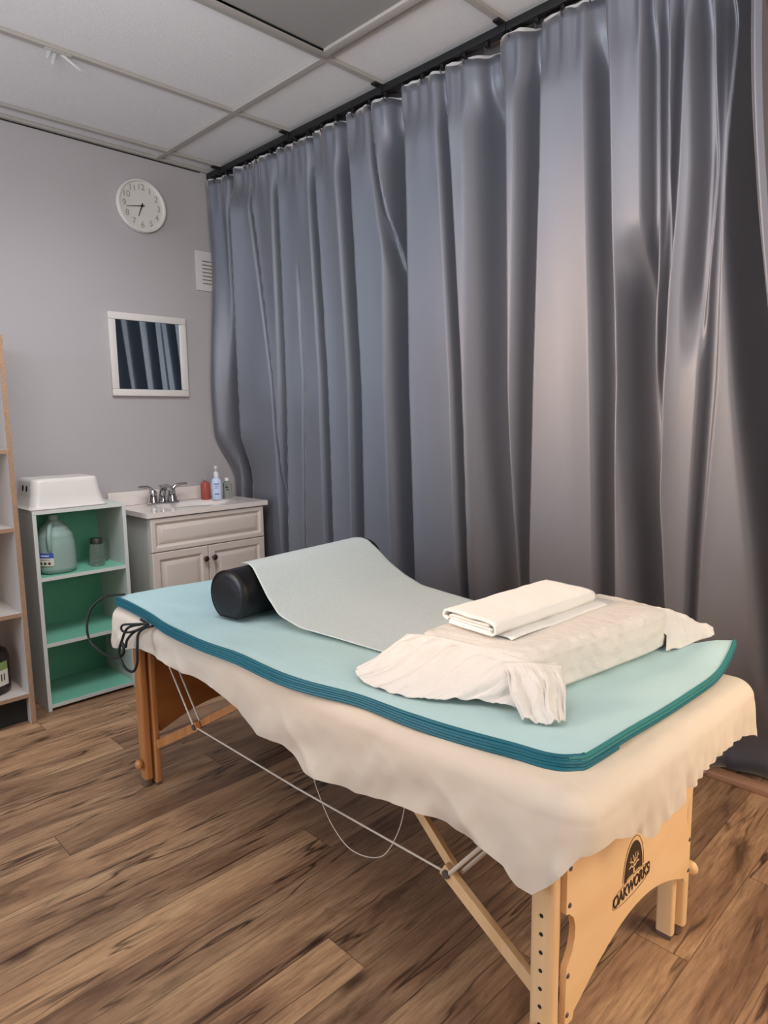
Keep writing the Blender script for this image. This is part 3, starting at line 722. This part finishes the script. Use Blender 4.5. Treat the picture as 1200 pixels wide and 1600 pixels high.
# braces, joints, rods, cables (near side and far side)
def bar(a, b, w, h, mb=None):
    a, b = Vector(a), Vector(b); d = (b-a).normalized(); n = Vector((1, 0, 0)); q = d.cross(n).normalized(); mb = mb or MB()
    vs = [p+n*i*w/2+q*j*h/2 for p in (a, b) for i, j in ((-1, -1), (1, -1), (1, 1), (-1, 1))]
    return mb.add(vs, [(3, 2, 1, 0), (4, 5, 6, 7), (0, 1, 5, 4), (1, 2, 6, 5), (2, 3, 7, 6), (3, 0, 4, 7)])
for X in (.985, 1.51):
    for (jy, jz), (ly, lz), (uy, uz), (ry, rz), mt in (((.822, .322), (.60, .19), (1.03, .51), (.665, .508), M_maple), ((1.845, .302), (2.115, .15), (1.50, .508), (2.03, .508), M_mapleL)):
        s = 1 if jy < 1.3 else -1
        b = bar((X, ly, lz), (X, jy+s*.012, jz+.006), .014, .028).build('brace', mt, table, sm=False)
        MB().lathe([(0, 0), (.004, 0), (.004, .0012), (0, .0012)], (X-.0078, jy-s*.004, jz-.004), 12, ax='x').build('brace_hole', M_dark, b)
        bar((X+.016, jy, jz+.004), (X+.016, uy, uz), .012, .022).build('brace', mt, table, sm=False)
        MB().tube([(X-.012, jy, jz), (X+.03, jy, jz)], .009, 10).build('hinge_joint', M_steel, table)
        for k in (0, 1):
            MB().tube([(X-.006+k*.030, jy-s*(.004+.012*k), jz-.004*k), (X-.006+k*.030, ry-s*.012*k, rz)], .0045 if s > 0 else .0028, 8).build('rod', M_cable, table)
    MB().tube([(X-.004, .822, .322), (X-.004, 1.33, .306), (X-.004, 1.845, .302)], .0024, 8).build('support_cable', M_cable, table)
P = catmull([(.985, 1.30, .51), (.985, 1.265, .376), (.984, 1.245, .33), (.983, 1.19, .262), (.982, 1.116, .231), (.982, 1.02, .262), (.982, .965, .345), (.982, .94, .43), (.984, .93, .51)], 8)
MB().tube(P, .0012, 6).build('hanging_cord', M_cable, table)
# emblem and lettering on the near end panel
PY = .548-.0062
LX, LZ = 1.222, .312
m = text_mesh('OAKWORKS', .0285, Matrix.Translation((LX, PY-.0006, LZ)) @ Matrix.Rotation(PI/2, 4, 'X') @ Matrix.Diagonal((.98, 1.25, 1, 1)), .0004, bold=.0006)
m.build('lettering', M_ink, panel, sm=False)['label'] = 'dark lettering reading OAKWORKS'
def dome():
    """half-dome with a spreading tree left out in pale wood"""
    bmx = MB(); n = 30
    out = [(.040*math.cos(PI*k/n), .072*math.sin(PI*k/n)) for k in range(n+1)]
    bmx.prism(out, lambda a, b: Vector((LX+.004+a, PY-.0002, LZ+.022+b)), lambda a, b: Vector((LX+.004+a, PY-.0008, LZ+.022+b)))
    return bmx
dm = dome().build('emblem', M_ink, panel, sm=False)
m = MB()
def strip(P, w):
    for (x0_, z0_), (x1_, z1_) in zip(P, P[1:]):
        d = Vector((x1_-x0_, z1_-z0_)); d.normalize(); nn = Vector((-d.y, d.x))*w
        a = [(x0_+nn.x, z0_+nn.y), (x1_+nn.x*.7, z1_+nn.y*.7), (x1_-nn.x*.7, z1_-nn.y*.7), (x0_-nn.x, z0_-nn.y)]
        m.add([(LX+.004+p, PY-.0010, LZ+.022+q) for p, q in a]+[(LX+.004+p, PY-.0014, LZ+.022+q) for p, q in a], [(0, 1, 2, 3), (7, 6, 5, 4), (0, 4, 5, 1), (1, 5, 6, 2), (2, 6, 7, 3), (3, 7, 4, 0)])
strip([(0, 0), (0, .022), (.002, .036)], .0032)
for s in (-1, 1):
    strip([(0, .016), (s*.012, .024), (s*.022, .022)], .0018); strip([(0, .024), (s*.012, .034), (s*.020, .036)], .0015); strip([(0, .032), (s*.007, .046)], .0014)
    strip([(0, .002), (s*.018, .003), (s*.030, .001)], .0016); strip([(s*.012, .028), (s*.016, .044)], .001)
m.build('tree_motif', M_ply, dm, sm=False)
# thin outline round the emblem
P = []
for k in range(41): a = PI*k/40; P.append((LX+.004+.046*math.cos(a), PY-.0004, LZ+.024+.080*math.sin(a)))
mm = MB().tube(P, .0005, 4)
P = [(LX+.075*max(-1, min(1, 1.18*math.cos(a)))+.006*math.cos(a), PY-.0004, LZ+.021*math.sin(a)) for a in [2*PI*k/60 for k in range(60)]]
mm.tube(P, .0005, 4, closed=True); mm.build('outline', M_ink, panel)

# ------------------------------------------------------------ sheet
TZ = .632
def perim(n):
    """rounded outline of the table top in (a,b), with outward normals"""
    r = .055; pts = []
    cs = [NR, FR, FL, NL]; out = []
    for i in range(4):
        p = cs[i]; prv = cs[i-1]; nx = cs[(i+1) % 4]; d0 = (p-prv).normalized(); d1 = (nx-p).normalized()
        c = p-d0*r+d1*r
        for k in range(9):
            a = k/8*PI/2; out.append(c-d1*r*math.cos(a)+d0*r*math.sin(a))
    L_ = [0]; m_ = len(out)
    for i in range(m_): L_.append(L_[-1]+(out[(i+1) % m_]-out[i]).length)
    T = L_[-1]; res = []; j = 0
    for k in range(n):
        s = T*k/n
        while L_[j+1] < s: j += 1
        q = (s-L_[j])/max(1e-9, L_[j+1]-L_[j]); res.append(out[j].lerp(out[(j+1) % m_], q))
    return res, T
NP = 760
per, PT = perim(NP)
cen = TP(.5, .5)
side_hem = [(.46, .50), (.50, .545), (.54, .482), (.57, .452), (.60, .452), (.63, .474), (.68, .483), (.77, .489), (.88, .476), (1.02, .445), (1.19, .434), (1.28, .462), (1.39, .460), (1.58, .528), (1.88, .531), (2.04, .532), (2.16, .50), (2.27, .487)]
end_hem = [(.93, .546), (1.0, .550), (1.06, .522), (1.10, .512), (1.146, .478), (1.17, .482), (1.203, .502), (1.24, .490), (1.28, .508), (1.34, .515), (1.41, .524), (1.50, .535), (1.60, .52), (1.66, .505), (1.70, .475), (1.74, .48)]
def hemz(p):
    e = []
    ds = abs(p.x-lerp(NR.x, NL.x, (p.y-NR.y)/(NL.y-NR.y))); dn = abs(p.y-lerp(NR.y, FR.y, (p.x-NR.x)/(FR.x-NR.x)))
    zs = interp(side_hem, p.y) if p.x < 1.3 else .49+.02*nz(p.y*4); zn = interp(end_hem, p.x); zf = .487+.012*nz(p.x*8)
    ws = 1/(ds+.004)**2 if p.x < 1.3 else 1/(abs(p.x-1.69)+.004)**2; wn = 1/(dn+.004)**2; wf = 1/(abs(p.y-2.27)+.004)**2
    return (zs*ws+zn*wn+zf*wf)/(ws+wn+wf)
nrm = []
for i in range(NP):
    d = per[(i+3) % NP]-per[i-3]; d.normalize(); nrm.append(Vector((d.y, -d.x)))
NV = 26
def sheetpt(i, j):
    p = per[i]; n = nrm[i]; hz = hemz(p); r = .045
    s = i/NP*PT
    if j <= 9:
        a = j/9*PI/2; off = -r+r*math.sin(a); z = TZ-r*(1-math.cos(a))*.9; k = j/9*.35
    else:
        q = (j-9)/(NV-9); z = lerp(TZ-r*.9, hz, q); off = (-.022 if p.x > 1.1 and p.y > .6 else -.004)*smooth(q*1.3)+.006*math.sin(q*2.2); k = .35+.65*q
    near_end = smooth((.62-p.y)/.1); far_end = smooth((p.y-1.75)/.4)*(1 if p.x < 1.2 else .5)
    wr = .007*nz(s*9, z*5, 2.)+.004*nz(s*22-z*14, z*3, 6.)
    # gathered pleats: near end (right half) and head-end corner
    gp = near_end*smooth((p.x-1.02)/.1)*smooth((1.68-p.x)/.15)
    wr += gp*(.011*nz(s*30+z*10, z*2, 4.)+.006*nz(s*62, z*2, 11.))*min(1., k*1.3)
    wr += far_end*(.007*nz(s*26-z*22, z*9, 7.))
    # long diagonal creases along the side
    if p.x < 1.2 and p.y > .7: wr += .006*math.sin((p.y*1.0+z*2.3)*21+2*nz(p.y*2))*smooth(k*1.2)*(.5+nz(p.y*3., 4.))
    wr += .008*(1-abs(2*abs((s*2.1+z*2.6+.25*nz(s*2., z*3)) % 1-.5)))**5*smooth(k*1.1)*(1 if p.x < 1.2 else .3)
    off += wr*k*1.25
    # tips that flare out
    tip = math.exp(-((p-Vector((1.715, .455))).length/.06)**2); off += tip*.035*max(0., k-.35)
    tip = math.exp(-((p-Vector((.93, .57))).length/.07)**2); off += tip*.02*max(0., k-.35)
    return Vector((p.x+n.x*off, p.y+n.y*off, z+.0015*nz(s*20, 3.)))
m = MB(); vs = [sheetpt(i, j) for i in range(NP) for j in range(NV+1)]; w = NV+1
fs = [(i*w+j, i*w+j+1, ((i+1) % NP)*w+j+1, ((i+1) % NP)*w+j) for i in range(NP) for j in range(NV)]
base = len(vs); ring0 = [i*w for i in range(NP)]
prev = ring0
for q in (.2, .5, .8):
    ring = []
    for i in range(NP):
        p = per[i].lerp(cen, q)-nrm[i]*.045*(1-q); vs.append(Vector((p.x, p.y, TZ+.0015*nz(p.x*6, p.y*6)))); ring.append(len(vs)-1)
    fs += [(prev[i], prev[(i+1) % NP], ring[(i+1) % NP], ring[i]) for i in range(NP)]; prev = ring
vs.append(Vector((cen.x, cen.y, TZ))); fs += [(prev[i], prev[(i+1) % NP], len(vs)-1) for i in range(NP)]
m.add(vs, fs)
sh = m.build('bed_sheet', M_sheet, angle=180, origin=(cen.x, cen.y, .45))
tag(sh, 'cream cotton sheet draped over the massage table with wrinkled hanging edges', 'sheet')

# ------------------------------------------------------------ teal mat
edge_near = [(.925, 2.225), (.925, 2.1), (.92, 1.96), (.898, 1.80), (.893, 1.66), (.905, 1.46), (.905, 1.24), (.94, 1.05), (.946, .892), (.966, .747), (.985, .66)]
corner = [(1.0, .60), (1.025, .568), (1.06, .556)]
edge_end = [(1.236, .545), (1.40, .536), (1.556, .530), (1.70, .54), (1.765, .55)]
outl = [(1.72, .66), (1.70, .8), (1.70, 1.4), (1.68, 2.1), (1.66, 2.235), (1.45, 2.245), (1.2, 2.25), (1.0, 2.25)]
def mat_edge(): return catmull([(*p, 0) for p in edge_near+corner+edge_end], 8)
ME = mat_edge(); full = ME+catmull([(*p, 0) for p in [edge_end[-1]]+outl+[edge_near[0]]], 8)[1:-1]
MZ = .656
def matz(p):
    z = MZ+.004*nz(p.x*5, p.y*5, 2.)
    z += .035*math.exp(-((Vector((p.x, p.y))-Vector((1.765, .55))).length/.10)**2)+.008*math.exp(-((Vector((p.x, p.y))-Vector((.92, 2.22))).length/.15)**2)
    return z
t = thing('massage_mat', (1.3, 1.4, TZ), 'aqua massage mat with layered teal piped edges laid on the cream sheet', 'mat')
mc = Vector((1.31, 1.38, 0)); nf = len(full); vs = []
rings = [0, .04, .12, .25, .45, .7]
for q in rings:
    for p in full:
        r = Vector((p.x, p.y, 0)).lerp(mc, q); e = 1-smooth(q/.04)
        vs.append(Vector((r.x, r.y, matz(r)+.0015*nz(r.x*14, r.y*14)+(.0 if q else -.003))))
fs = [(k*nf+i, k*nf+(i+1) % nf, (k+1)*nf+(i+1) % nf, (k+1)*nf+i) for k in range(len(rings)-1) for i in range(nf)]
vs.append(Vector((mc.x, mc.y, MZ))); fs += [((len(rings)-1)*nf+i, (len(rings)-1)*nf+(i+1) % nf, len(vs)-1) for i in range(nf)]
m = MB().add(vs, fs)
# body below the top
vb = [Vector((lerp(p.x, mc.x, .004), lerp(p.y, mc.y, .004), zz)) for zz in (0, 1) for p in full]
vb = [Vector((v.x, v.y, (matz(v)-.003) if i >= nf else max(TZ-.004, matz(v)-.024))) for i, v in enumerate(vb)]
m.add(vb, [(i, (i+1) % nf, nf+(i+1) % nf, nf+i) for i in range(nf)])
m.build('cover', M_mat, t, angle=180)
# layered piping along the near side, corner and end
nlay = 5
nside = len(catmull([(*p, 0) for p in edge_near+corner], 8))
for k in range(nlay):
    P = []
    src = ME[:nside+4] if k > 0 else ME[:nside-2]
    for i, p in enumerate(src):
        d = (ME[min(i+1, len(ME)-1)]-ME[max(i-1, 0)]).normalized(); n = Vector((d.y, -d.x, 0)) if False else Vector((-abs(d.y) if i < nside-8 else -max(0, -d.y), -max(0., d.x), 0))
        spread = (.002+.003*nz(i*.06, k*2.3))+.0015*k
        P.append(Vector((p.x, p.y, matz(p)-.001-k*.0052))+n*spread+Vector((0, 0, .0015*nz(i*.08, k*1.7))))
    MB().tube(P, .0040, 8).build('piping', M_pipe if k < 4 else M_pipe, t)
for k in range(3):
    P = []
    for i in range(nside-12, len(ME)):
        p = ME[i]; f_ = (i-nside+12)/(len(ME)-nside+12)
        P.append(Vector((p.x, p.y-.004-.001*k, matz(p)-.003-k*.0065)))
    MB().tube(P, .0042, 8).build('piping', M_pipe2 if k < 2 else M_pipe, t)

# black tie cord at the head end
P = catmull([(.955, 2.215, .668), (.905, 2.26, .662), (.868, 2.295, .62), (.852, 2.30, .56), (.856, 2.29, .51), (.868, 2.23, .482), (.873, 2.15, .482), (.872, 2.09, .50), (.868, 2.05, .53), (.868, 2.06, .555), (.87, 2.04, .545), (.872, 2.03, .57), (.883, 2.0, .60), (.905, 1.955, .628), (.90, 1.985, .640)], 7)
Q = catmull([(.905, 1.95, .634), (.878, 2.02, .612), (.871, 2.06, .56), (.866, 2.075, .52), (.868, 2.06, .49), (.866, 2.02, .478), (.864, 1.97, .487), (.866, 1.945, .52), (.87, 1.945, .57), (.88, 1.95, .61), (.905, 1.93, .632)], 7)
S = catmull([(.905, 1.94, .635), (.885, 1.99, .628), (.868, 2.04, .618), (.866, 2.045, .60), (.872, 2.01, .600), (.89, 1.96, .618), (.905, 1.91, .634)], 7)
m = MB(); m.tube([p+Vector((-.008, 0, 0)) for p in P], .0042, 8); m.tube([p+Vector((-.012, 0, 0)) for p in Q], .0042, 8); m.tube([p+Vector((-.010, 0, 0)) for p in S], .0036, 8)
tag(m.build('tie_cord', M_cordb), 'looped black cord dangling over the head end of the sheet', 'cord')

# ------------------------------------------------------------ bolster
B0 = Vector((1.035, 1.715, MZ+.0775)); B1 = Vector((1.685, 1.80, MZ+.0775)); ax = (B1-B0).normalized(); sd_ = Vector((-ax.y, ax.x, 0)); br = .077
t = thing('bolster', (1.36, 1.757, MZ), 'black vinyl bolster cushion lying across the mat under the paper', 'bolster')
def bol(u, v):
    a = 2*PI*u; L_ = (B1-B0).length
    prof = [(0, 0), (.002, .35), (.006, .75), (.014, .94), (.03, 1.0), (.5, 1.0)]
    q = v if v <= .5 else 1-v
    s = interp([(0, 0), (.08, .0), (.16, .002), (.22, .006), (.28, .016), (.34, .034), (.5, .5*L_)], q); r = interp([(0, 0.0), (.08, .5), (.16, .86), (.22, .965), (.28, 1.0), (.34, 1.0), (.5, 1.0)], q)*br
    if v > .5: s = L_-s
    z = math.cos(a); zz = z if z > -.86 else -.86
    return B0+ax*s+sd_*(math.sin(a)*r*1.02)+Vector((0, 0, zz*r*1.0))
MB().grid(bol, 48, 50, closed=True).build('cushion', M_leather, t, angle=60)
for s_ in (.006, (B1-B0).length-.006):
    P = [B0+ax*s_+sd_*(math.sin(a)*br*.995)+Vector((0, 0, max(math.cos(a), -.86)*br*.985)) for a in [2*PI*k/48 for k in range(48)]]
    MB().tube(P, .0022, 6, closed=True).build('seam_piping', M_seam, t)

# ------------------------------------------------------------ paper over the bolster
def paper(u, v):
    """u across the table, v from behind the bolster down to under the pillow"""
    s = v*1.0
    prof = [(0, .055, .150), (.05, .035, .157), (.10, .0, .1605), (.17, -.035, .155), (.25, -.075, .126), (.34, -.125, .082), (.45, -.19, .042), (.56, -.27, .018), (.70, -.40, .009), (.85, -.55, .006), (1., -.645, .005)]
    dy = sinterp([(a, b) for a, b, c_ in prof], s) if False else interp([(a, b) for a, b, c_ in prof], s); dz = interp([(a, c_) for a, b, c_ in prof], s)
    xl = interp([(0, 1.125), (.1, 1.115), (.25, 1.10), (.45, 1.085), (.56, 1.10), (.7, 1.13), (1, 1.16)], s); xr = interp([(0, 1.655), (.2, 1.665), (.45, 1.70), (.7, 1.70), (1, 1.68)], s)
    x = lerp(xl, xr, u)
    yb = 1.715+(x-1.035)*.13
    y = yb+dy
    z = MZ+dz+.0022*nz(x*5, y*5, 1.)*min(1, s*3)+.0015
    if s > .3: z += .004*(math.exp(-((u-.02)/.05)**2))*0
    return Vector((x, y, z))
m = MB().grid(paper, 50, 90); o = m.build('drape_sheet', M_paper, angle=180)
s2 = o.modifiers.new('smooth', 'SMOOTH'); s2.factor = .5; s2.iterations = 6
s1 = o.modifiers.new('thick', 'SOLIDIFY'); s1.thickness = .0008; s1.offset = 1
tag(o, 'pale textured disposable paper running over the black bolster and down the mat', 'paper sheet')

# ------------------------------------------------------------ pillow in crinkled case
t = thing('pillow', (1.4, .86, MZ), 'boxy white pillow in a crinkled paper case at the foot end of the mat', 'pillow')
PN = [Vector((1.135, .745)), Vector((1.70, .668)), Vector((1.715, .965)), Vector((1.105, 1.045))]
def pil(u, v):
    """u around, v from bottom to top centre"""
    a = 2*PI*u; cx_, cy_ = math.cos(a), math.sin(a); k = (abs(cx_)**7+abs(cy_)**7)**(-1/7); sx_, sy_ = cx_*k, cy_*k
    rad, z = interp([(0, 0), (.12, .93), (.2, 1.0), (.42, 1.02), (.55, .99), (.62, .93), (.70, .84), (1, 0)], v), interp([(0, 0), (.12, .001), (.2, .012), (.42, .06), (.55, .086), (.62, .098), (.70, .103), (1, .106)], v)
    A, B = (sx_*rad+1)/2, (sy_*rad+1)/2
    p = PN[0]*(1-A)*(1-B)+PN[1]*A*(1-B)+PN[2]*A*B+PN[3]*(1-A)*B
    q = Vector((p.x, p.y, MZ+.002+z))
    am = smooth(min(v/.2, (1-v)/.5)) if v < 1 else 0
    w_ = smooth((v-.08)/.15)*smooth((.85-v)/.3)
    n = Vector((sx_, sy_, .4)).normalized()
    cr = .010*nz(q.x*11, q.y*11, q.z*9)+.008*abs(nz(q.x*26+q.z*18, q.y*26, q.z*10+5))+.003*nz(q.x*70, q.y*70, q.z*50)
    q += n*cr*w_
    if q.z < MZ+.002: q.z = MZ+.002
    return q
MB().grid(pil, 260, 70, closed=True).build('pillow_body', M_case, t, angle=180)
def flap(rows, name, nu=60, amp=.006, f=20, seed=0., pleats=6, pamp=.008):
    """crumpled cloth through rows of control points"""
    R_ = [catmull(r, 12) for r in rows]; n = len(R_[0])
    def fn(u, v):
        iu = u*(n-1); i0 = min(int(iu), n-2); fu = iu-i0
        col = [r[i0].lerp(r[i0+1], fu) for r in R_]
        iv = v*(len(col)-1); j0 = min(int(iv), len(col)-2); fv = iv-j0
        p = col[j0].lerp(col[j0+1], fv); w_ = smooth(v*4)
        p = p+Vector((nz(p.x*f, p.y*f, seed), nz(p.x*f+9, p.y*f, seed), 0))*amp*w_*.7+Vector((0, 0, 1))*(amp*w_*(abs(nz(p.x*f*1.3, p.y*f*1.3, seed+3))*1.2+.5*nz(p.x*f*3, p.y*f*3, seed)))
        p.z += pamp*w_*(nz(u*pleats*1.7+.8*v, v*1.2, seed+5)+.5*abs(nz(u*pleats*4, v*2, seed+8))); p.x -= pamp*.6*w_*nz(u*pleats*1.7+.8*v, v*1.2, seed+5)
        p.z = max(p.z, matz(p)+.0022 if p.x > .95 and p.y > .58 else p.z); return p
    o = MB().grid(fn, nu*2, 40).build(name, M_case, t, angle=180)
    k = o.modifiers.new('thick', 'SOLIDIFY'); k.thickness = .0015; k.offset = 0
    return o
# open end spilling to the left
flap([[(1.12, 1.06, .745), (1.125, .98, .757), (1.14, .86, .757), (1.155, .745, .748), (1.21, .715, .738)],
      [(1.085, 1.09, .715), (1.08, 1.0, .724), (1.09, .88, .722), (1.115, .745, .716), (1.175, .69, .712)],
      [(1.05, 1.12, .682), (1.025, 1.03, .688), (1.045, .90, .686), (1.09, .775, .690), (1.145, .675, .69)],
      [(1.035, 1.145, .662), (.985, 1.07, .662), (1.0, .93, .661), (1.07, .80, .672), (1.11, .66, .662)]], 'pillowcase_end', 70, .005, 13, 1., 9, .010)
# hanging tip at the near corner
flap([[(1.125, .79, .742), (1.15, .742, .748), (1.20, .70, .738)], [(1.095, .76, .715), (1.128, .70, .718), (1.175, .672, .710)], [(1.072, .73, .69), (1.103, .675, .687), (1.14, .655, .685)], [(1.062, .70, .667), (1.085, .65, .664), (1.112, .638, .666)]], 'pillowcase_tip', 30, .007, 24, 7., 4, .014)
# tail at the right
flap([[(1.67, .93, .70), (1.75, .93, .70), (1.79, .88, .695), (1.80, .80, .69)], [(1.64, .90, .745), (1.735, .88, .745), (1.775, .80, .725), (1.797, .72, .70)], [(1.64, .74, .748), (1.72, .69, .745), (1.76, .655, .722), (1.797, .61, .699)],
      [(1.655, .672, .70), (1.70, .65, .695), (1.74, .63, .69), (1.787, .605, .690)], [(1.64, .665, .661), (1.69, .645, .662), (1.735, .625, .668), (1.775, .60, .684)]], 'pillowcase_tail', 40, .007, 20, 4., 3, .006)

# ------------------------------------------------------------ folded towel
t = thing('folded_towel', (1.38, .92, MZ+.108), 'folded white cloth towel resting on the pillow', 'towel')
TZ0 = MZ+.110
def towel_layer(prof, x0, x1, mb, th=.0045, sk=0., seed=0.):
    P = catmull([(0, a, b) for a, b in prof], 8)
    n = len(P); nx = 40; vs = []
    for j in range(nx+1):
        x = lerp(x0, x1, j/nx)
        for sgn in (1, -1):
            for i, p in enumerate(P):
                d = (P[min(i+1, n-1)]-P[max(i-1, 0)]).normalized(); nn = Vector((0, -d.z, d.y))*th/2*sgn
                wv = .004*nz(x*7, p.y*8, seed)+.0015*nz(x*25, p.y*20, seed)
                sag = -.0*(x-x0)
                vs.append(Vector((x+.004*nz(p.y*20, p.z*30, seed)+sk*(p.y-.92), p.y-.10*(x-1.2)*.35, p.z+wv+sag))+nn)
    w_ = 2*n; fs = []
    for j in range(nx):
        for i in range(n-1):
            fs.append((j*w_+i, j*w_+i+1, (j+1)*w_+i+1, (j+1)*w_+i)); fs.append((j*w_+n+i+1, j*w_+n+i, (j+1)*w_+n+i, (j+1)*w_+n+i+1))
        for e in (0, n-1): fs.append((j*w_+e, (j+1)*w_+e, (j+1)*w_+n+e, j*w_+n+e))
    for j in (0, nx):
        for i in range(n-1): fs.append((j*w_+i, j*w_+n+i, j*w_+n+i+1, j*w_+i+1))
    mb.add(vs, fs)
z = TZ0
m = MB()
towel_layer([(.995, z+.003), (.93, z+.003), (.868, z+.003), (.852, z+.009), (.850, z+.019), (.862, z+.0295), (.93, z+.032), (1.0, z+.031), (1.012, z+.024), (1.014, z+.015), (1.0, z+.009)], 1.185, 1.60, m, .0055, .12, 1.)
m.build('outer_fold', M_towel, t, angle=180)
m = MB()
towel_layer([(1.0, z+.0105), (.93, z+.0095), (.872, z+.0095), (.866, z+.0125), (.872, z+.0155), (.93, z+.016), (.99, z+.0165), (.995, z+.0195), (.99, z+.0225), (.93, z+.0225), (.872, z+.0225)], 1.19, 1.605, m, .0042, .12, 5.)
m.build('inner_fold', M_towel, t, angle=180)
m = MB()
towel_layer([(.96, z+.001), (.90, z+.001), (.846, z+.0015), (.828, z+.0005), (.822, z-.003)], 1.21, 1.62, m, .003, .1, 9.)
m.build('loose_flap', M_towel, t, angle=180)

# ------------------------------------------------------------ lights
def area(name, loc, target, size, energy, col, sy=None):
    l = bpy.data.lights.new(name, 'AREA'); l.energy = energy; l.color = col; l.size = size
    if sy: l.shape = 'RECTANGLE'; l.size_y = sy
    o = bpy.data.objects.new(name, l); C.objects.link(o); o.location = loc
    d = Vector(target)-Vector(loc); o.rotation_euler = d.to_track_quat('-Z', 'Y').to_euler(); return o
area('window_light', (-2.1, 2.5, 1.3), (2.0, 1.6, 1.0), 1.4, 64, (.68, .82, 1.0), 1.5)
area('ceiling_fill', (-.25, .7, 1.8), (.25, 1.0, 3), 1.0, 57, (.94, .96, 1.0))  # added upward fill to brighten ceiling and ambient, not a known fixture
l = area('warm_lamp', (2.05, -.9, 2.2), (1.75, .05, .0), .5, 7, (1.0, .82, .60)); l.data.spread = 2.0
area('room_lamp', (.3, -2.2, 1.6), (1.3, 2.5, .6), 1.3, 43, (1.0, .89, .80))
l = area('back_corner_fill', (.9, 1.9, 2.4), (1.35, 3.3, .45), .5, 7, (.95, .96, 1.0)); l.data.spread = 1.7  # added unseen light to lift the vanity and bookcase corner
l = area('curtain_warm_fill', (-.35, 1.95, 1.75), (2.05, .85, 1.15), .45, 8, (1.0, .66, .40)); l.data.spread = .95  # added out of view for warm streaks on the right-hand curtain
l = area('floor_warm_fill', (2.0, -.6, 1.25), (1.5, .3, 0), .4, 3.2, (1.0, .80, .56)); l.data.spread = 1.5  # low light added out of view to warm the right-hand floor
w = bpy.data.worlds.new('room_world'); bpy.context.scene.world = w; w.use_nodes = True
w.node_tree.nodes['Background'].inputs[0].default_value = (.95, .93, .95, 1); w.node_tree.nodes['Background'].inputs[1].default_value = .12
vs_ = bpy.context.scene.view_settings; vs_.view_transform = 'Standard'; vs_.look = 'None'; vs_.exposure = 0
